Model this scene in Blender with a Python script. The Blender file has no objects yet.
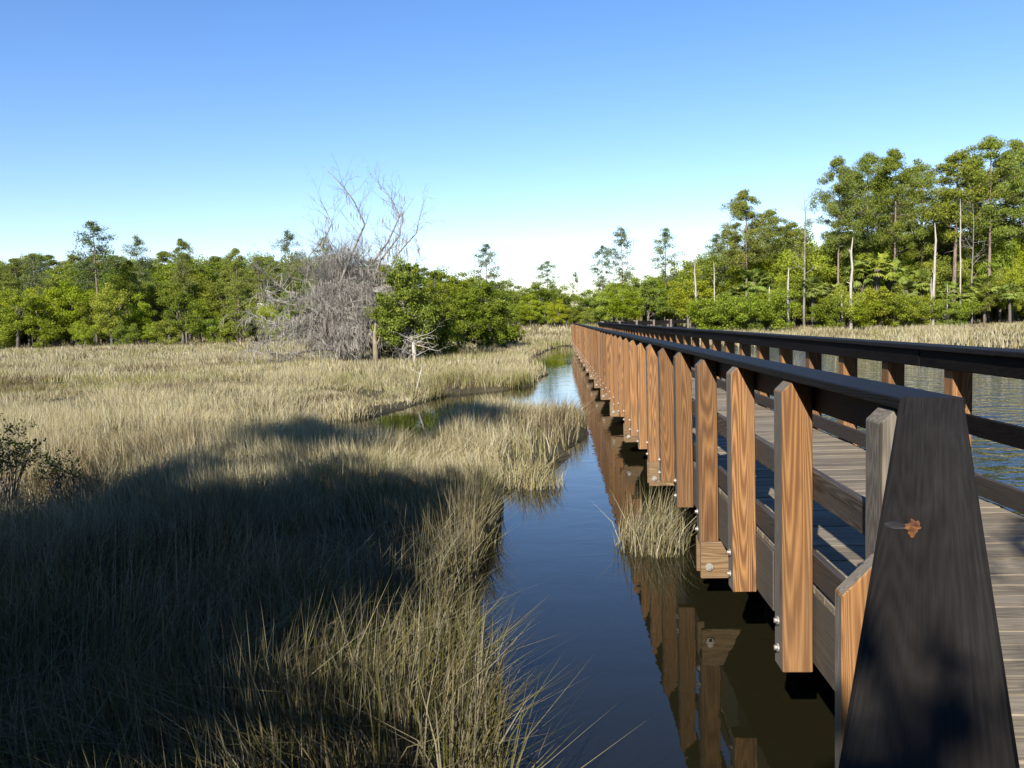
import bpy, bmesh, math, random
import numpy as np
from mathutils import Vector, Matrix

random.seed(7)
RNG = np.random.default_rng(11)
R = math.radians
sc = bpy.context.scene
COL = sc.collection

# ------------------------------------------------------------------ camera
F = 830.0
EYE = 2.25
VP = (556.0, 319.5)                       # where the boardwalk vanishes
yc = Vector(((VP[0] - 512) / F, (384 - VP[1]) / F, -1)).normalized()
zc = Vector((-0.025, 1, 0)); zc = (zc - yc * zc.dot(yc)).normalized()
xc = yc.cross(zc)
CAMR = Matrix((xc, yc, zc))               # camera -> world
cam_d = bpy.data.cameras.new("camera")
cam = bpy.data.objects.new("camera", cam_d); COL.objects.link(cam)
cam.matrix_world = Matrix.Translation((0, 0, EYE)) @ CAMR.to_4x4()
cam_d.sensor_fit = 'HORIZONTAL'; cam_d.sensor_width = 36
cam_d.lens = 36 * F / 1024
cam_d.clip_start = 0.05; cam_d.clip_end = 9000
sc.camera = cam

def ray(px, py):
    return CAMR @ Vector(((px - 512) / F, (384 - py) / F, -1))
def at(px, py, d):                        # world point at forward distance d (metres along +Y)
    r = ray(px, py); r = r * (d / r.y)
    return Vector((r.x, r.y, r.z + EYE))
def on(px, py, z=0.0):                    # world point where the sight line meets height z
    r = ray(px, py); t = (z - EYE) / r.z
    return Vector((r.x * t, r.y * t, z))

# ------------------------------------------------------------------ helpers
def tag(o, label=None, cat=None, group=None, kind=None):
    if label: o["label"] = label
    if cat: o["category"] = cat
    if group: o["group"] = group
    if kind: o["kind"] = kind
    return o

def empty(name, loc=(0, 0, 0)):
    o = bpy.data.objects.new(name, None); COL.objects.link(o); o.location = loc
    o.empty_display_size = .2
    return o

def np_mesh(name, V, faces, mats, mi=None, col=None, smooth=False):
    """V (n,3); faces: list of (m,k) int arrays."""
    me = bpy.data.meshes.new(name)
    V = np.asarray(V, dtype=np.float32)
    me.vertices.add(len(V)); me.vertices.foreach_set("co", V.ravel())
    loops = np.concatenate([f.ravel() for f in faces]).astype(np.int32)
    tot = np.concatenate([np.full(len(f), f.shape[1], np.int32) for f in faces])
    start = np.concatenate([[0], np.cumsum(tot)[:-1]]).astype(np.int32)
    me.loops.add(len(loops)); me.loops.foreach_set("vertex_index", loops)
    me.polygons.add(len(tot)); me.polygons.foreach_set("loop_start", start)
    if mi is not None: me.polygons.foreach_set("material_index", np.asarray(mi, np.int32))
    if smooth: me.polygons.foreach_set("use_smooth", np.ones(len(tot), bool))
    for m in mats: me.materials.append(m)
    if col is not None:
        a = me.color_attributes.new("tint", 'FLOAT_COLOR', 'POINT')
        a.data.foreach_set("color", np.asarray(col, np.float32).ravel())
    me.update(calc_edges=True); me.validate()
    return me

def link(name, me, parent=None, loc=None):
    o = bpy.data.objects.new(name, me); COL.objects.link(o)
    if parent: o.parent = parent
    if loc is not None: o.location = loc
    return o

class MB:
    """collects boxes, tubes and loose faces into one mesh"""
    def __init__(s): s.v = []; s.f = []; s.m = []
    def add(s, vs, fs, m=0):
        b = len(s.v); s.v.extend([tuple(v) for v in vs])
        for f in fs: s.f.append(tuple(i + b for i in f)); s.m.append(m)
    def box(s, lo, hi, m=0, jit=0.0):
        x0, y0, z0 = lo; x1, y1, z1 = hi
        vs = [(x0,y0,z0),(x1,y0,z0),(x1,y1,z0),(x0,y1,z0),(x0,y0,z1),(x1,y0,z1),(x1,y1,z1),(x0,y1,z1)]
        if jit: vs = [tuple(c + random.uniform(-jit, jit) for c in v) for v in vs]
        s.add(vs, [(0,3,2,1),(4,5,6,7),(0,1,5,4),(1,2,6,5),(2,3,7,6),(3,0,4,7)], m)
    def tube(s, pts, rad, n=5, m=0):
        pts = [Vector(p) for p in pts]
        vs = []; fs = []
        ref = Vector((0.31, 0.77, 0.2))
        for i, p in enumerate(pts):
            t = (pts[min(i+1, len(pts)-1)] - pts[max(i-1, 0)])
            if t.length < 1e-6: t = Vector((0,0,1))
            t.normalize()
            a = t.cross(ref)
            if a.length < .1: a = t.cross(Vector((1,0,0)))
            a.normalize(); b = t.cross(a)
            for k in range(n):
                w = 2*math.pi*k/n
                vs.append(p + (a*math.cos(w) + b*math.sin(w)) * rad[i])
        for i in range(len(pts)-1):
            for k in range(n):
                k2 = (k+1) % n
                fs.append((i*n+k, i*n+k2, (i+1)*n+k2, (i+1)*n+k))
        fs.append(tuple(range(n-1, -1, -1))); fs.append(tuple((len(pts)-1)*n + k for k in range(n)))
        s.add(vs, fs, m)
    def mesh(s, name, mats, bevel=0, smooth=False):
        me = bpy.data.meshes.new(name)
        me.from_pydata(s.v, [], s.f)
        for m in mats: me.materials.append(m)
        me.polygons.foreach_set("material_index", s.m)
        me.update()
        if bevel:
            bm = bmesh.new(); bm.from_mesh(me)
            es = [e for e in bm.edges if len(e.link_faces) == 2 and e.calc_face_angle(0) > .6]
            bmesh.ops.bevel(bm, geom=es, offset=bevel, segments=1, affect='EDGES', clamp_overlap=True)
            bm.to_mesh(me); bm.free()
        if smooth: me.polygons.foreach_set("use_smooth", [True]*len(me.polygons))
        return me
    def build(s, name, mats, parent=None, bevel=0, smooth=False, loc=None):
        if not isinstance(mats, (list, tuple)): mats = [mats]
        return link(name, s.mesh(name, mats, bevel, smooth), parent, loc)

# ------------------------------------------------------------------ materials
class NT:
    def __init__(s, name):
        s.mat = bpy.data.materials.new(name); s.mat.use_nodes = True
        s.t = s.mat.node_tree; s.t.nodes.clear()
        s.out = s.n('ShaderNodeOutputMaterial')
    def n(s, typ, **kw):
        nd = s.t.nodes.new(typ)
        for k, v in kw.items(): setattr(nd, k, v)
        return nd
    def l(s, a, b): s.t.links.new(a, b)
    def val(s, sock, v):
        if hasattr(v, 'is_linked') or isinstance(v, bpy.types.NodeSocket): s.l(v, sock)
        else: sock.default_value = v
    def math(s, op, a, b=None, c=None):
        nd = s.n('ShaderNodeMath', operation=op)
        s.val(nd.inputs[0], a)
        if b is not None: s.val(nd.inputs[1], b)
        if c is not None: s.val(nd.inputs[2], c)
        return nd.outputs[0]
    def mix(s, f, a, b, blend='MIX'):
        nd = s.n('ShaderNodeMix', data_type='RGBA', blend_type=blend)
        s.val(nd.inputs[0], f)
        s.val(nd.inputs[6], a if not isinstance(a, tuple) else (*a, 1)[:4])
        s.val(nd.inputs[7], b if not isinstance(b, tuple) else (*b, 1)[:4])
        return nd.outputs[2]
    def ramp(s, f, stops, interp='LINEAR'):
        nd = s.n('ShaderNodeValToRGB'); nd.color_ramp.interpolation = interp
        e = nd.color_ramp.elements
        while len(e) < len(stops): e.new(0.5)
        for i, (p, c) in enumerate(stops):
            e[i].position = p; e[i].color = (*c, 1) if len(c) == 3 else c
        s.val(nd.inputs[0], f)
        return nd.outputs[0]
    def coord(s, scale=(1,1,1), rand=0.0, which='Object'):
        tc = s.n('ShaderNodeTexCoord').outputs[which]
        mp = s.n('ShaderNodeMapping'); mp.inputs['Scale'].default_value = scale
        s.l(tc, mp.inputs[0])
        if rand:
            oi = s.n('ShaderNodeObjectInfo').outputs['Random']
            cb = s.n('ShaderNodeCombineXYZ')
            r = s.math('MULTIPLY', oi, rand)
            for i in range(3): s.l(r, cb.inputs[i])
            s.l(cb.outputs[0], mp.inputs['Location'])
        return mp.outputs[0]
    def noise(s, vec, scale=1, detail=4, rough=.55, dist=0):
        nd = s.n('ShaderNodeTexNoise'); s.l(vec, nd.inputs['Vector'])
        nd.inputs['Scale'].default_value = scale; nd.inputs['Detail'].default_value = detail
        nd.inputs['Roughness'].default_value = rough; nd.inputs['Distortion'].default_value = dist
        return nd.outputs['Fac']
    def bump(s, h, strength=.5, dist=.01):
        nd = s.n('ShaderNodeBump'); nd.inputs['Strength'].default_value = strength
        nd.inputs['Distance'].default_value = dist; s.l(h, nd.inputs['Height'])
        return nd.outputs[0]
    def principled(s, col, rough=.8, spec=.3, nrm=None, metal=0):
        p = s.n('ShaderNodeBsdfPrincipled')
        s.val(p.inputs['Base Color'], col if not isinstance(col, tuple) else (*col, 1))
        s.val(p.inputs['Roughness'], rough); p.inputs['Specular IOR Level'].default_value = spec
        p.inputs['Metallic'].default_value = metal
        if nrm is not None: s.l(nrm, p.inputs['Normal'])
        s.l(p.outputs[0], s.out.inputs[0])
        return s.mat

def wood(name, axis, light, dark, grey, grey_lo=.2, grey_hi=.6, contrast=(.38, .62), rough=.75, spec=.25, grain=70, island=0.0, knots=True):
    """weathered lumber; grain runs along the given axis"""
    t = NT(name)
    def sca(a, b):
        v = [a, a, a]; v[axis] = b; return tuple(v)
    c = t.coord(rand=37.0)
    def mp(scale):
        m = t.n('ShaderNodeMapping'); m.inputs['Scale'].default_value = scale; t.l(c, m.inputs[0]); return m.outputs[0]
    if island:
        rpi = t.n('ShaderNodeNewGeometry').outputs['Random Per Island']
        off = t.n('ShaderNodeCombineXYZ'); k = t.math('MULTIPLY', rpi, 53.0)
        for i in range(3): t.l(k, off.inputs[i])
        va = t.n('ShaderNodeVectorMath', operation='ADD'); t.l(c, va.inputs[0]); t.l(off.outputs[0], va.inputs[1]); c = va.outputs[0]
    warp = t.noise(mp(sca(7, .8)), 1, 2)
    # growth rings: bands of a slowly drifting field
    fld = t.noise(mp(sca(6, .35)), 1, 1.5, .4, .3)
    ring = t.math('PINGPONG', t.math('MULTIPLY', fld, grain * .55), .5)
    fine = t.noise(mp(sca(grain * 2.2, 3.5)), 1, 4, .6)
    g = t.math('ADD', t.math('MULTIPLY', ring, .95), t.math('MULTIPLY', fine, .55))
    g = t.math('SUBTRACT', g, .05)
    base = t.ramp(g, [(contrast[0], dark), (contrast[1], light)])
    gm = t.noise(mp(sca(5, 1.1)), 1, 5, .65)
    gm = t.ramp(gm, [(.4, (grey_lo,)*3), (.66, (grey_hi,)*3)])
    greycol = t.mix(t.ramp(fine, [(.3, (0,0,0)), (.7, (1,1,1))]), tuple(x*.55 for x in grey), tuple(x*1.2 for x in grey))
    colr = t.mix(gm, base, greycol)
    if knots:
        vo = t.n('ShaderNodeTexVoronoi'); vo.inputs['Scale'].default_value = 1
        t.l(mp(sca(6.2, 1.35)), vo.inputs['Vector'])
        kn = t.ramp(vo.outputs['Distance'], [(.06, (1,1,1)), (.16, (0,0,0))])
        colr = t.mix(t.math('MULTIPLY', kn, .75), colr, tuple(x*.45 for x in dark))
    chk = t.ramp(t.noise(mp(sca(46, .55)), 1, 2, .5), [(.30, (1,1,1)), (.335, (0,0,0))])      # drying checks
    colr = t.mix(t.math('MULTIPLY', chk, .8), colr, tuple(x*.3 for x in dark))
    oi = t.n('ShaderNodeObjectInfo').outputs['Random']
    if island:
        oi = rpi
    else:                                                                                  # some boards have a quiet, greyer face
        r2 = t.math('FRACT', t.math('MULTIPLY', oi, 7.31))
        mean = tuple((a_+b_)*.5*.9 + .1*c_ for a_, b_, c_ in zip(light, dark, grey))
        colr = t.mix(t.math('MULTIPLY', t.math('POWER', r2, 1.3), .62), colr, mean)
        st = t.ramp(t.noise(mp(sca(9, 2.0)), 1, 3, .6, .6), [(.55, (0,0,0)), (.75, (1,1,1))])
        colr = t.mix(t.math('MULTIPLY', st, .35), colr, tuple(x*.5 for x in mean))
    tone = t.math('MULTIPLY_ADD', oi, .5 if island else .5, .72)
    hs = t.n('ShaderNodeHueSaturation'); t.l(tone, hs.inputs['Value']); t.l(colr, hs.inputs['Color'])
    nb = t.bump(t.math('ADD', g, warp), .45, .003)
    return t.principled(hs.outputs[0], rough, spec, nb)

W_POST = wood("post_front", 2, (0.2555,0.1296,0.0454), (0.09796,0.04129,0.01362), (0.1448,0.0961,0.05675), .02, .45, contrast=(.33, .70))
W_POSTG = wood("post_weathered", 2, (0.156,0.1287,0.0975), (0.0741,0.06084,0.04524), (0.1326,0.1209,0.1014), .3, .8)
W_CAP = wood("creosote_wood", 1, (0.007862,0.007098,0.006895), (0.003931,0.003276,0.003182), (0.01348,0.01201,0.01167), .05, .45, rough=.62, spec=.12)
W_RAIL = wood("rail_wood", 1, (0.0507,0.039,0.02964), (0.01716,0.01326,0.01014), (0.0663,0.06006,0.0546), .1, .6, rough=.7)
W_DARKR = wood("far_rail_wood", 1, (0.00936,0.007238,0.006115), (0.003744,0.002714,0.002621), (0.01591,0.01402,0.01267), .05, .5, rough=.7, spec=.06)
W_RIM = wood("rim_wood", 1, (0.0936,0.078,0.05616), (0.039,0.0312,0.02184), (0.0936,0.08892,0.07956), .2, .8)
W_BEAM = wood("beam_wood", 0, (0.2028,0.1326,0.0624), (0.1014,0.0546,0.02184), (0.1404,0.1131,0.0858), .1, .4)
W_PILE = wood("pile_wood", 2, (0.039,0.0312,0.02184), (0.01716,0.01326,0.00936), (0.0312,0.02886,0.02574), .2, .6)
W_DECK = wood("deck_wood", 0, (0.1895,0.151,0.09828), (0.09477,0.07344,0.04783), (0.1685,0.1476,0.1147), .25, .8, island=1.0, knots=False, grain=55)

t = NT("galvanised_steel"); M_BOLT = t.principled((.30,.28,.25), .55, .4, None, .6)

# mud and ground
t = NT("mud")
c = t.coord()
n1 = t.noise(c, .35, 5); n2 = t.noise(c, 6, 6, .65); n3 = t.noise(c, 40, 4, .6)
cc = t.ramp(n1, [(.35, (.028,.022,.013)), (.5, (.045,.036,.021)), (.65, (.075,.06,.036))])
cc = t.mix(t.ramp(n2, [(.4, (0,0,0)), (.7, (.7,.7,.7))]), cc, (.05,.05,.02))
M_MUD = t.principled(cc, .9, .15, t.bump(t.math('ADD', n2, t.math('MULTIPLY', n3, .4)), .8, .05))

# water: clear brown tint with a mirror skin
t = NT("tidal_water")
tc = t.n('ShaderNodeTexCoord').outputs['Object']
def wmap(scale):
    m = t.n('ShaderNodeMapping'); m.inputs['Scale'].default_value = scale; t.l(tc, m.inputs[0]); return m.outputs[0]
ripple = t.noise(wmap((1.6, 2.4, 1)), 1, 3, .5, .4)
small = t.noise(wmap((9, 14, 1)), 1, 2, .5)
calm = t.ramp(t.noise(wmap((.10, .05, 1)), 1, 2), [(.38, (.06,)*3), (.62, (.6,)*3)])
sx_ = t.n('ShaderNodeSeparateXYZ'); t.l(tc, sx_.inputs[0])
mr = t.n('ShaderNodeMapRange'); t.l(sx_.outputs[0], mr.inputs[0]); mr.inputs[1].default_value = 2; mr.inputs[2].default_value = 9; mr.inputs[3].default_value = 0; mr.inputs[4].default_value = 6.5
open_ = t.math('ADD', calm, mr.outputs[0])          # the open side of the creek catches the wind
h = t.math('MULTIPLY', t.math('ADD', ripple, t.math('MULTIPLY', small, .10)), open_)
bm_ = t.bump(h, .45, .03)
fr = t.n('ShaderNodeFresnel'); fr.inputs['IOR'].default_value = 1.36; t.l(bm_, fr.inputs['Normal'])
tr = t.n('ShaderNodeBsdfTransparent'); tr.inputs[0].default_value = (.40,.36,.24,1)
gl = t.n('ShaderNodeBsdfGlossy'); gl.inputs['Roughness'].default_value = .02; gl.inputs[0].default_value = (1,1,1,1)
t.l(bm_, gl.inputs['Normal'])
dif = t.n('ShaderNodeBsdfDiffuse'); dif.inputs[0].default_value = (.020,.018,.008,1)
mt = t.n('ShaderNodeMixShader'); mt.inputs[0].default_value = .45; t.l(tr.outputs[0], mt.inputs[1]); t.l(dif.outputs[0], mt.inputs[2])
ms = t.n('ShaderNodeMixShader'); t.l(fr.outputs[0], ms.inputs[0]); t.l(mt.outputs[0], ms.inputs[1]); t.l(gl.outputs[0], ms.inputs[2])
t.l(ms.outputs[0], t.out.inputs[0])
M_WATER = t.mat

def leaf_mat(name, c0, c1, c2, transl=.52, tintattr=False, objvar=.3):
    t = NT(name)
    geo = t.n('ShaderNodeNewGeometry').outputs['Random Per Island']
    col = t.ramp(geo, [(0, c0), (.5, c1), (1, c2)])
    if tintattr:
        a = t.n('ShaderNodeAttribute'); a.attribute_name = "tint"
        col = a.outputs['Color']
    oi = t.n('ShaderNodeObjectInfo').outputs['Random']
    hs = t.n('ShaderNodeHueSaturation')
    t.l(t.math('MULTIPLY_ADD', oi, objvar * 1.2, 1 - objvar * .6), hs.inputs['Value'])
    r3 = t.math('FRACT', t.math('MULTIPLY', oi, 9.7))
    t.l(t.math('MULTIPLY_ADD', r3, -objvar * .10, .5 + objvar * .03), hs.inputs['Hue'])
    t.l(t.math('MULTIPLY_ADD', t.math('FRACT', t.math('MULTIPLY', oi, 23.1)), -objvar * .4, 1.04), hs.inputs['Saturation'])
    t.l(col, hs.inputs['Color'])
    d = t.n('ShaderNodeBsdfDiffuse'); t.l(hs.outputs[0], d.inputs[0])
    tl = t.n('ShaderNodeBsdfTranslucent'); t.l(hs.outputs[0], tl.inputs[0])
    m = t.n('ShaderNodeMixShader'); m.inputs[0].default_value = transl
    t.l(d.outputs[0], m.inputs[1]); t.l(tl.outputs[0], m.inputs[2])
    t.l(m.outputs[0], t.out.inputs[0])
    return t.mat

L_BROAD = leaf_mat("broad_leaves", (0.1052,0.1578,0.01907), (0.2103,0.2693,0.02859), (0.325,0.3622,0.04766))
L_LIME = leaf_mat("bright_leaves", (0.1597,0.217,0.01907), (0.2747,0.3346,0.02859), (0.3722,0.4071,0.04766))
L_PINE = leaf_mat("pine_needles", (0.0817,0.1171,0.02168), (0.1543,0.193,0.03036), (0.2361,0.2585,0.04878), .3)
L_BLUE = leaf_mat("sparse_needles", (0.07187,0.1073,0.04725), (0.1222,0.1573,0.063), (0.1725,0.2002,0.07875), .25)
L_CEDAR = leaf_mat("cedar_sprays", (0.05888,0.08642,0.0115), (0.1398,0.1808,0.0161), (0.2355,0.2672,0.0322), .3)
L_PALM = leaf_mat("palm_fans", (0.1104,0.1546,0.0264), (0.1794,0.2318,0.0396), (0.2622,0.2937,0.066), .3)
L_GREY = leaf_mat("grey_twigs", (.12,.11,.095), (.2,.185,.16), (.3,.28,.245), .1)
L_MOSS = leaf_mat("hanging_moss", (.15,.14,.115), (.24,.22,.185), (.33,.31,.27), .2)
L_GRASS = leaf_mat("marsh_blades", (.2,.15,.08), (.3,.24,.12), (.4,.33,.18), .30, True, 0.0)

def bark(name, c0, c1, sc_=(5,5,1)):
    t = NT(name)
    c = t.coord(sc_, rand=21)
    n = t.noise(c, 2.2, 6, .65)
    return t.principled(t.ramp(n, [(.35, c0), (.65, c1)]), .9, .1, t.bump(n, .7, .03))
B_PINE = bark("pine_bark", (.09,.065,.05), (.24,.19,.155))
B_OAK = bark("oak_bark", (.07,.06,.05), (.19,.17,.145))
B_DEAD = bark("bleached_wood", (.22,.195,.16), (.40,.37,.32))
B_DEADG = bark("grey_dead_wood", (.10,.09,.08), (.25,.23,.20))
B_PALM = bark("palm_bark", (.06,.05,.04), (.15,.125,.10), (6,6,14))

# ------------------------------------------------------------------ light and sky
SUNV = Vector((-1.0, -3.0, 2.0)).normalized()
sl = bpy.data.lights.new("sun", 'SUN'); sl.energy = 5.0; sl.angle = R(.53); sl.color = (1, .94, .85)
so = bpy.data.objects.new("sun", sl); COL.objects.link(so)
so.rotation_euler = (-SUNV).to_track_quat('-Z', 'Y').to_euler()
so.location = (-20, -60, 40)
w = bpy.data.worlds.new("World"); sc.world = w; w.use_nodes = True
nt = w.node_tree; bg = nt.nodes["Background"]
sky = nt.nodes.new('ShaderNodeTexSky'); sky.sky_type = 'NISHITA'; sky.sun_disc = False
sky.sun_elevation = math.asin(SUNV.z); sky.sun_rotation = math.atan2(SUNV.x, SUNV.y)
sky.air_density = 1.0; sky.dust_density = .0; sky.ozone_density = 1.0; sky.altitude = 0
hsv = nt.nodes.new('ShaderNodeHueSaturation'); hsv.inputs['Saturation'].default_value = 1.27
nt.links.new(sky.outputs[0], hsv.inputs['Color']); tn = nt.nodes.new('ShaderNodeMix'); tn.data_type = 'RGBA'; tn.blend_type = 'MULTIPLY'; tn.inputs[0].default_value = 1
tn.inputs[7].default_value = (.96, .93, 1.10, 1)
nt.links.new(hsv.outputs[0], tn.inputs[6]); nt.links.new(tn.outputs[2], bg.inputs[0]); bg.inputs[1].default_value = .077
vs = sc.view_settings
sc.display_settings.display_device = 'sRGB'
vs.view_transform = 'Standard'; vs.look = 'None'; vs.gamma = 1; vs.exposure = 1.22; vs.use_curve_mapping = False
sc.cycles.max_bounces = 6; sc.cycles.diffuse_bounces = 2; sc.cycles.glossy_bounces = 3
sc.cycles.transmission_bounces = 3; sc.cycles.transparent_max_bounces = 6
sc.cycles.use_denoising = True
sc.cycles.caustics_reflective = False; sc.cycles.caustics_refractive = False

# ------------------------------------------------------------------ terrain
left_bank = [(520,830),(505,768),(494,720),(480,660),(470,610),(472,560),(480,525),(494,498),(512,487),(530,487),(548,470),
             (560,454),(584,436),(585,425),(570,420),(535,416),(500,415),(470,420),(448,436),(415,462),(345,455),(312,440),(335,424),(385,414),
             (420,403),(452,395),(500,390),(530,386),(538,380),(548,373),(530,369),(528,360),(545,351),(562,347)]
wp = [on(x, y) for x, y in left_bank]
wp = [(p.x, p.y) for p in wp]
right_far = [on(x, y) for x, y in [(640,346.5),(750,347.5),(880,350),(960,351),(1024,353),(1200,362),(1500,385)]]
poly = [(wp[0][0], 1.2)] + wp + [(p.x, p.y) for p in right_far] + [(60, 20), (60, 1.2)]
poly = np.array(poly)

def sdist(P):
    """signed distance to the shoreline, negative over water"""
    A = poly; B = np.roll(poly, -1, 0)
    out = np.full(len(P), 1e9); inside = np.zeros(len(P), bool)
    for (ax, ay), (bx, by) in zip(A, B):
        dx, dy = bx-ax, by-ay
        L = dx*dx+dy*dy
        tt = np.clip(((P[:,0]-ax)*dx + (P[:,1]-ay)*dy) / max(L, 1e-9), 0, 1)
        d = np.hypot(P[:,0]-ax-tt*dx, P[:,1]-ay-tt*dy)
        out = np.minimum(out, d)
        c = ((ay > P[:,1]) != (by > P[:,1]))
        with np.errstate(divide='ignore', invalid='ignore'):
            xi = (bx-ax)*(P[:,1]-ay)/(by-ay) + ax
        inside ^= c & (P[:,0] < xi)
    return np.where(inside, -out, out)

CREEKS = [([(-40,394),(20,393),(70,391),(125,387),(168,383)], .55), ([(205,447),(240,432),(282,420),(330,423)], .45),
          ([(-20,372),(60,371),(130,374)], .5), ([(250,396),(300,392),(345,395),(390,404)], .4)]
CREEKS = [([(on(x, y).x, on(x, y).y) for x, y in pts], w_) for pts, w_ in CREEKS]
_sd_shore = None
def sd_land(P):
    d = sdist(P)
    for pts, w_ in CREEKS:
        for (ax, ay), (bx, by) in zip(pts[:-1], pts[1:]):
            dx, dy = bx-ax, by-ay
            tt = np.clip(((P[:,0]-ax)*dx + (P[:,1]-ay)*dy)/(dx*dx+dy*dy), 0, 1)
            q = np.hypot(P[:,0]-ax-tt*dx, P[:,1]-ay-tt*dy)
            d = np.minimum(d, q - w_)
    return d

def vnoise(P, s, seed):
    """cheap smooth value noise"""
    r = np.random.default_rng(seed); T = r.random((256, 256))
    q = P / s; i = np.floor(q).astype(int); f = q - i; f = f*f*(3-2*f)
    g = lambda a, b: T[a % 256, b % 256]
    x, y = i[:,0], i[:,1]
    return ((g(x,y)*(1-f[:,0])+g(x+1,y)*f[:,0])*(1-f[:,1]) + (g(x,y+1)*(1-f[:,0])+g(x+1,y+1)*f[:,0])*f[:,1])

def sstep(a, b, x):
    t = np.clip((x-a)/(b-a), 0, 1); return t*t*(3-2*t)

def height(P):
    P = np.asarray(P, float)
    sd = sd_land(P) + (vnoise(P, .9, 3)-.5)*.35
    h = -.55 + .68*sstep(-.75, .22, sd) - .4*sstep(.5, 6, -sd)
    h = h + (vnoise(P, 1.6, 4)-.5)*.10*sstep(-.2, .6, sd) + (vnoise(P, 7, 5)-.5)*.12*sstep(0, 2, sd)
    # the wooded shores rise a little; the near bank behind the viewpoint too
    h = h + .5*sstep(88, 130, P[:,1])*sstep(0, 4, sd)
    h = np.maximum(h, (.78 + .05*vnoise(P, 1.1, 9))*sstep(2.4, .2, P[:,1]) - .8*sstep(.2, 2.4, P[:,1]))
    return h

def axis_vals(lo, hi, step, far, grow=1.18):
    v = list(np.arange(lo, hi+1e-6, step))
    d = step; x = v[-1]
    while x < far: d *= grow; x += d; v.append(x)
    d = step; x = v[0]
    while x > -far: d *= grow; x -= d; v.insert(0, x)
    return np.array(v)
xs = axis_vals(-26, 14, .22, 3500); ys = axis_vals(-2, 40, .22, 3500)
GX, GY = np.meshgrid(xs, ys)
P = np.stack([GX.ravel(), GY.ravel()], 1)
H = height(P)
nx, ny = len(xs), len(ys)
I = np.arange(nx*ny).reshape(ny, nx)
Q = np.stack([I[:-1,:-1], I[:-1,1:], I[1:,1:], I[1:,:-1]], -1).reshape(-1, 4)
g = link("ground", np_mesh("ground", np.column_stack([P, H]), [Q], [M_MUD], smooth=True))
tag(g, "dark muddy marsh ground under the grass", "ground", kind='structure')
wm = MB(); wm.add([(-60,1.0,0),(120,1.0,0),(120,110,0),(-60,110,0)], [(0,1,2,3)])
tag(wm.build("water", M_WATER), "still brown tidal creek reflecting blue sky", "water", kind='structure')

# ------------------------------------------------------------------ boardwalk
XL0, XL1 = 1.084, 1.231          # left posts, outer and inner face
XR0, XR1 = 2.99, 3.137           # right posts
ZCAP, ZTOP, DECK = 1.96, 1.922, .90
Y1, STEP, NP = 4.04, 1.2, 47
YEND = Y1 + STEP*(NP-1) + .6
YBEG = 2.74
bw = tag(empty("boardwalk", (1.1, YBEG, 0)), "long straight timber boardwalk with dark handrails crossing the tidal creek", "boardwalk")
OFF = Vector((1.1, YBEG, 0))
def bpart(mb, name, mat, parent=bw, bevel=0, smooth=False):
    # parts are modelled in world space; the thing's base is an empty at the near end
    mb.v = [tuple(Vector(v) - OFF) for v in mb.v]
    return mb.build(name, mat, parent, bevel, smooth)

def boards(mb, x0, x1, z0, z1, y0, y1, L=4.8, first=None, jx=.004, jz=.004):
    y = y0; k = 0
    while y < y1 - .01:
        ln = first if (k == 0 and first) else L
        e = min(y + ln, y1); dx = random.uniform(-jx, jx); dz = random.uniform(-jz, jz)
        mb.box((x0+dx, y+.003, z0+dz), (x1+dx, e-.003, z1+dz), jit=.0018)
        y = e; k += 1

d = MB(); y = -4.0
while y < YEND + 1.6:
    wdt = .14 + random.uniform(-.002, .002)
    dz = random.uniform(-.003, .003)
    d.box((XL1+.006+random.uniform(-.004,.004), y, DECK-.038+dz), (XR0-.006+random.uniform(-.004,.004), y+wdt, DECK+dz), jit=.0015)
    y += wdt + .007
bpart(d, "deck", W_DECK, bevel=.004)
for x0 in (XL1+.004, XR0-.042):
    m = MB(); boards(m, x0, x0+.038, .50, DECK-.041, YBEG-2, YEND, 6.0, first=4.1)
    bpart(m, "rim_joist", W_RIM, bevel=.003)
for x0 in (1.7, 2.1, 2.5):
    m = MB(); boards(m, x0, x0+.04, .51, DECK-.043, -2, YEND, 6.0); bpart(m, "floor_joist", W_RIM)

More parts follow.
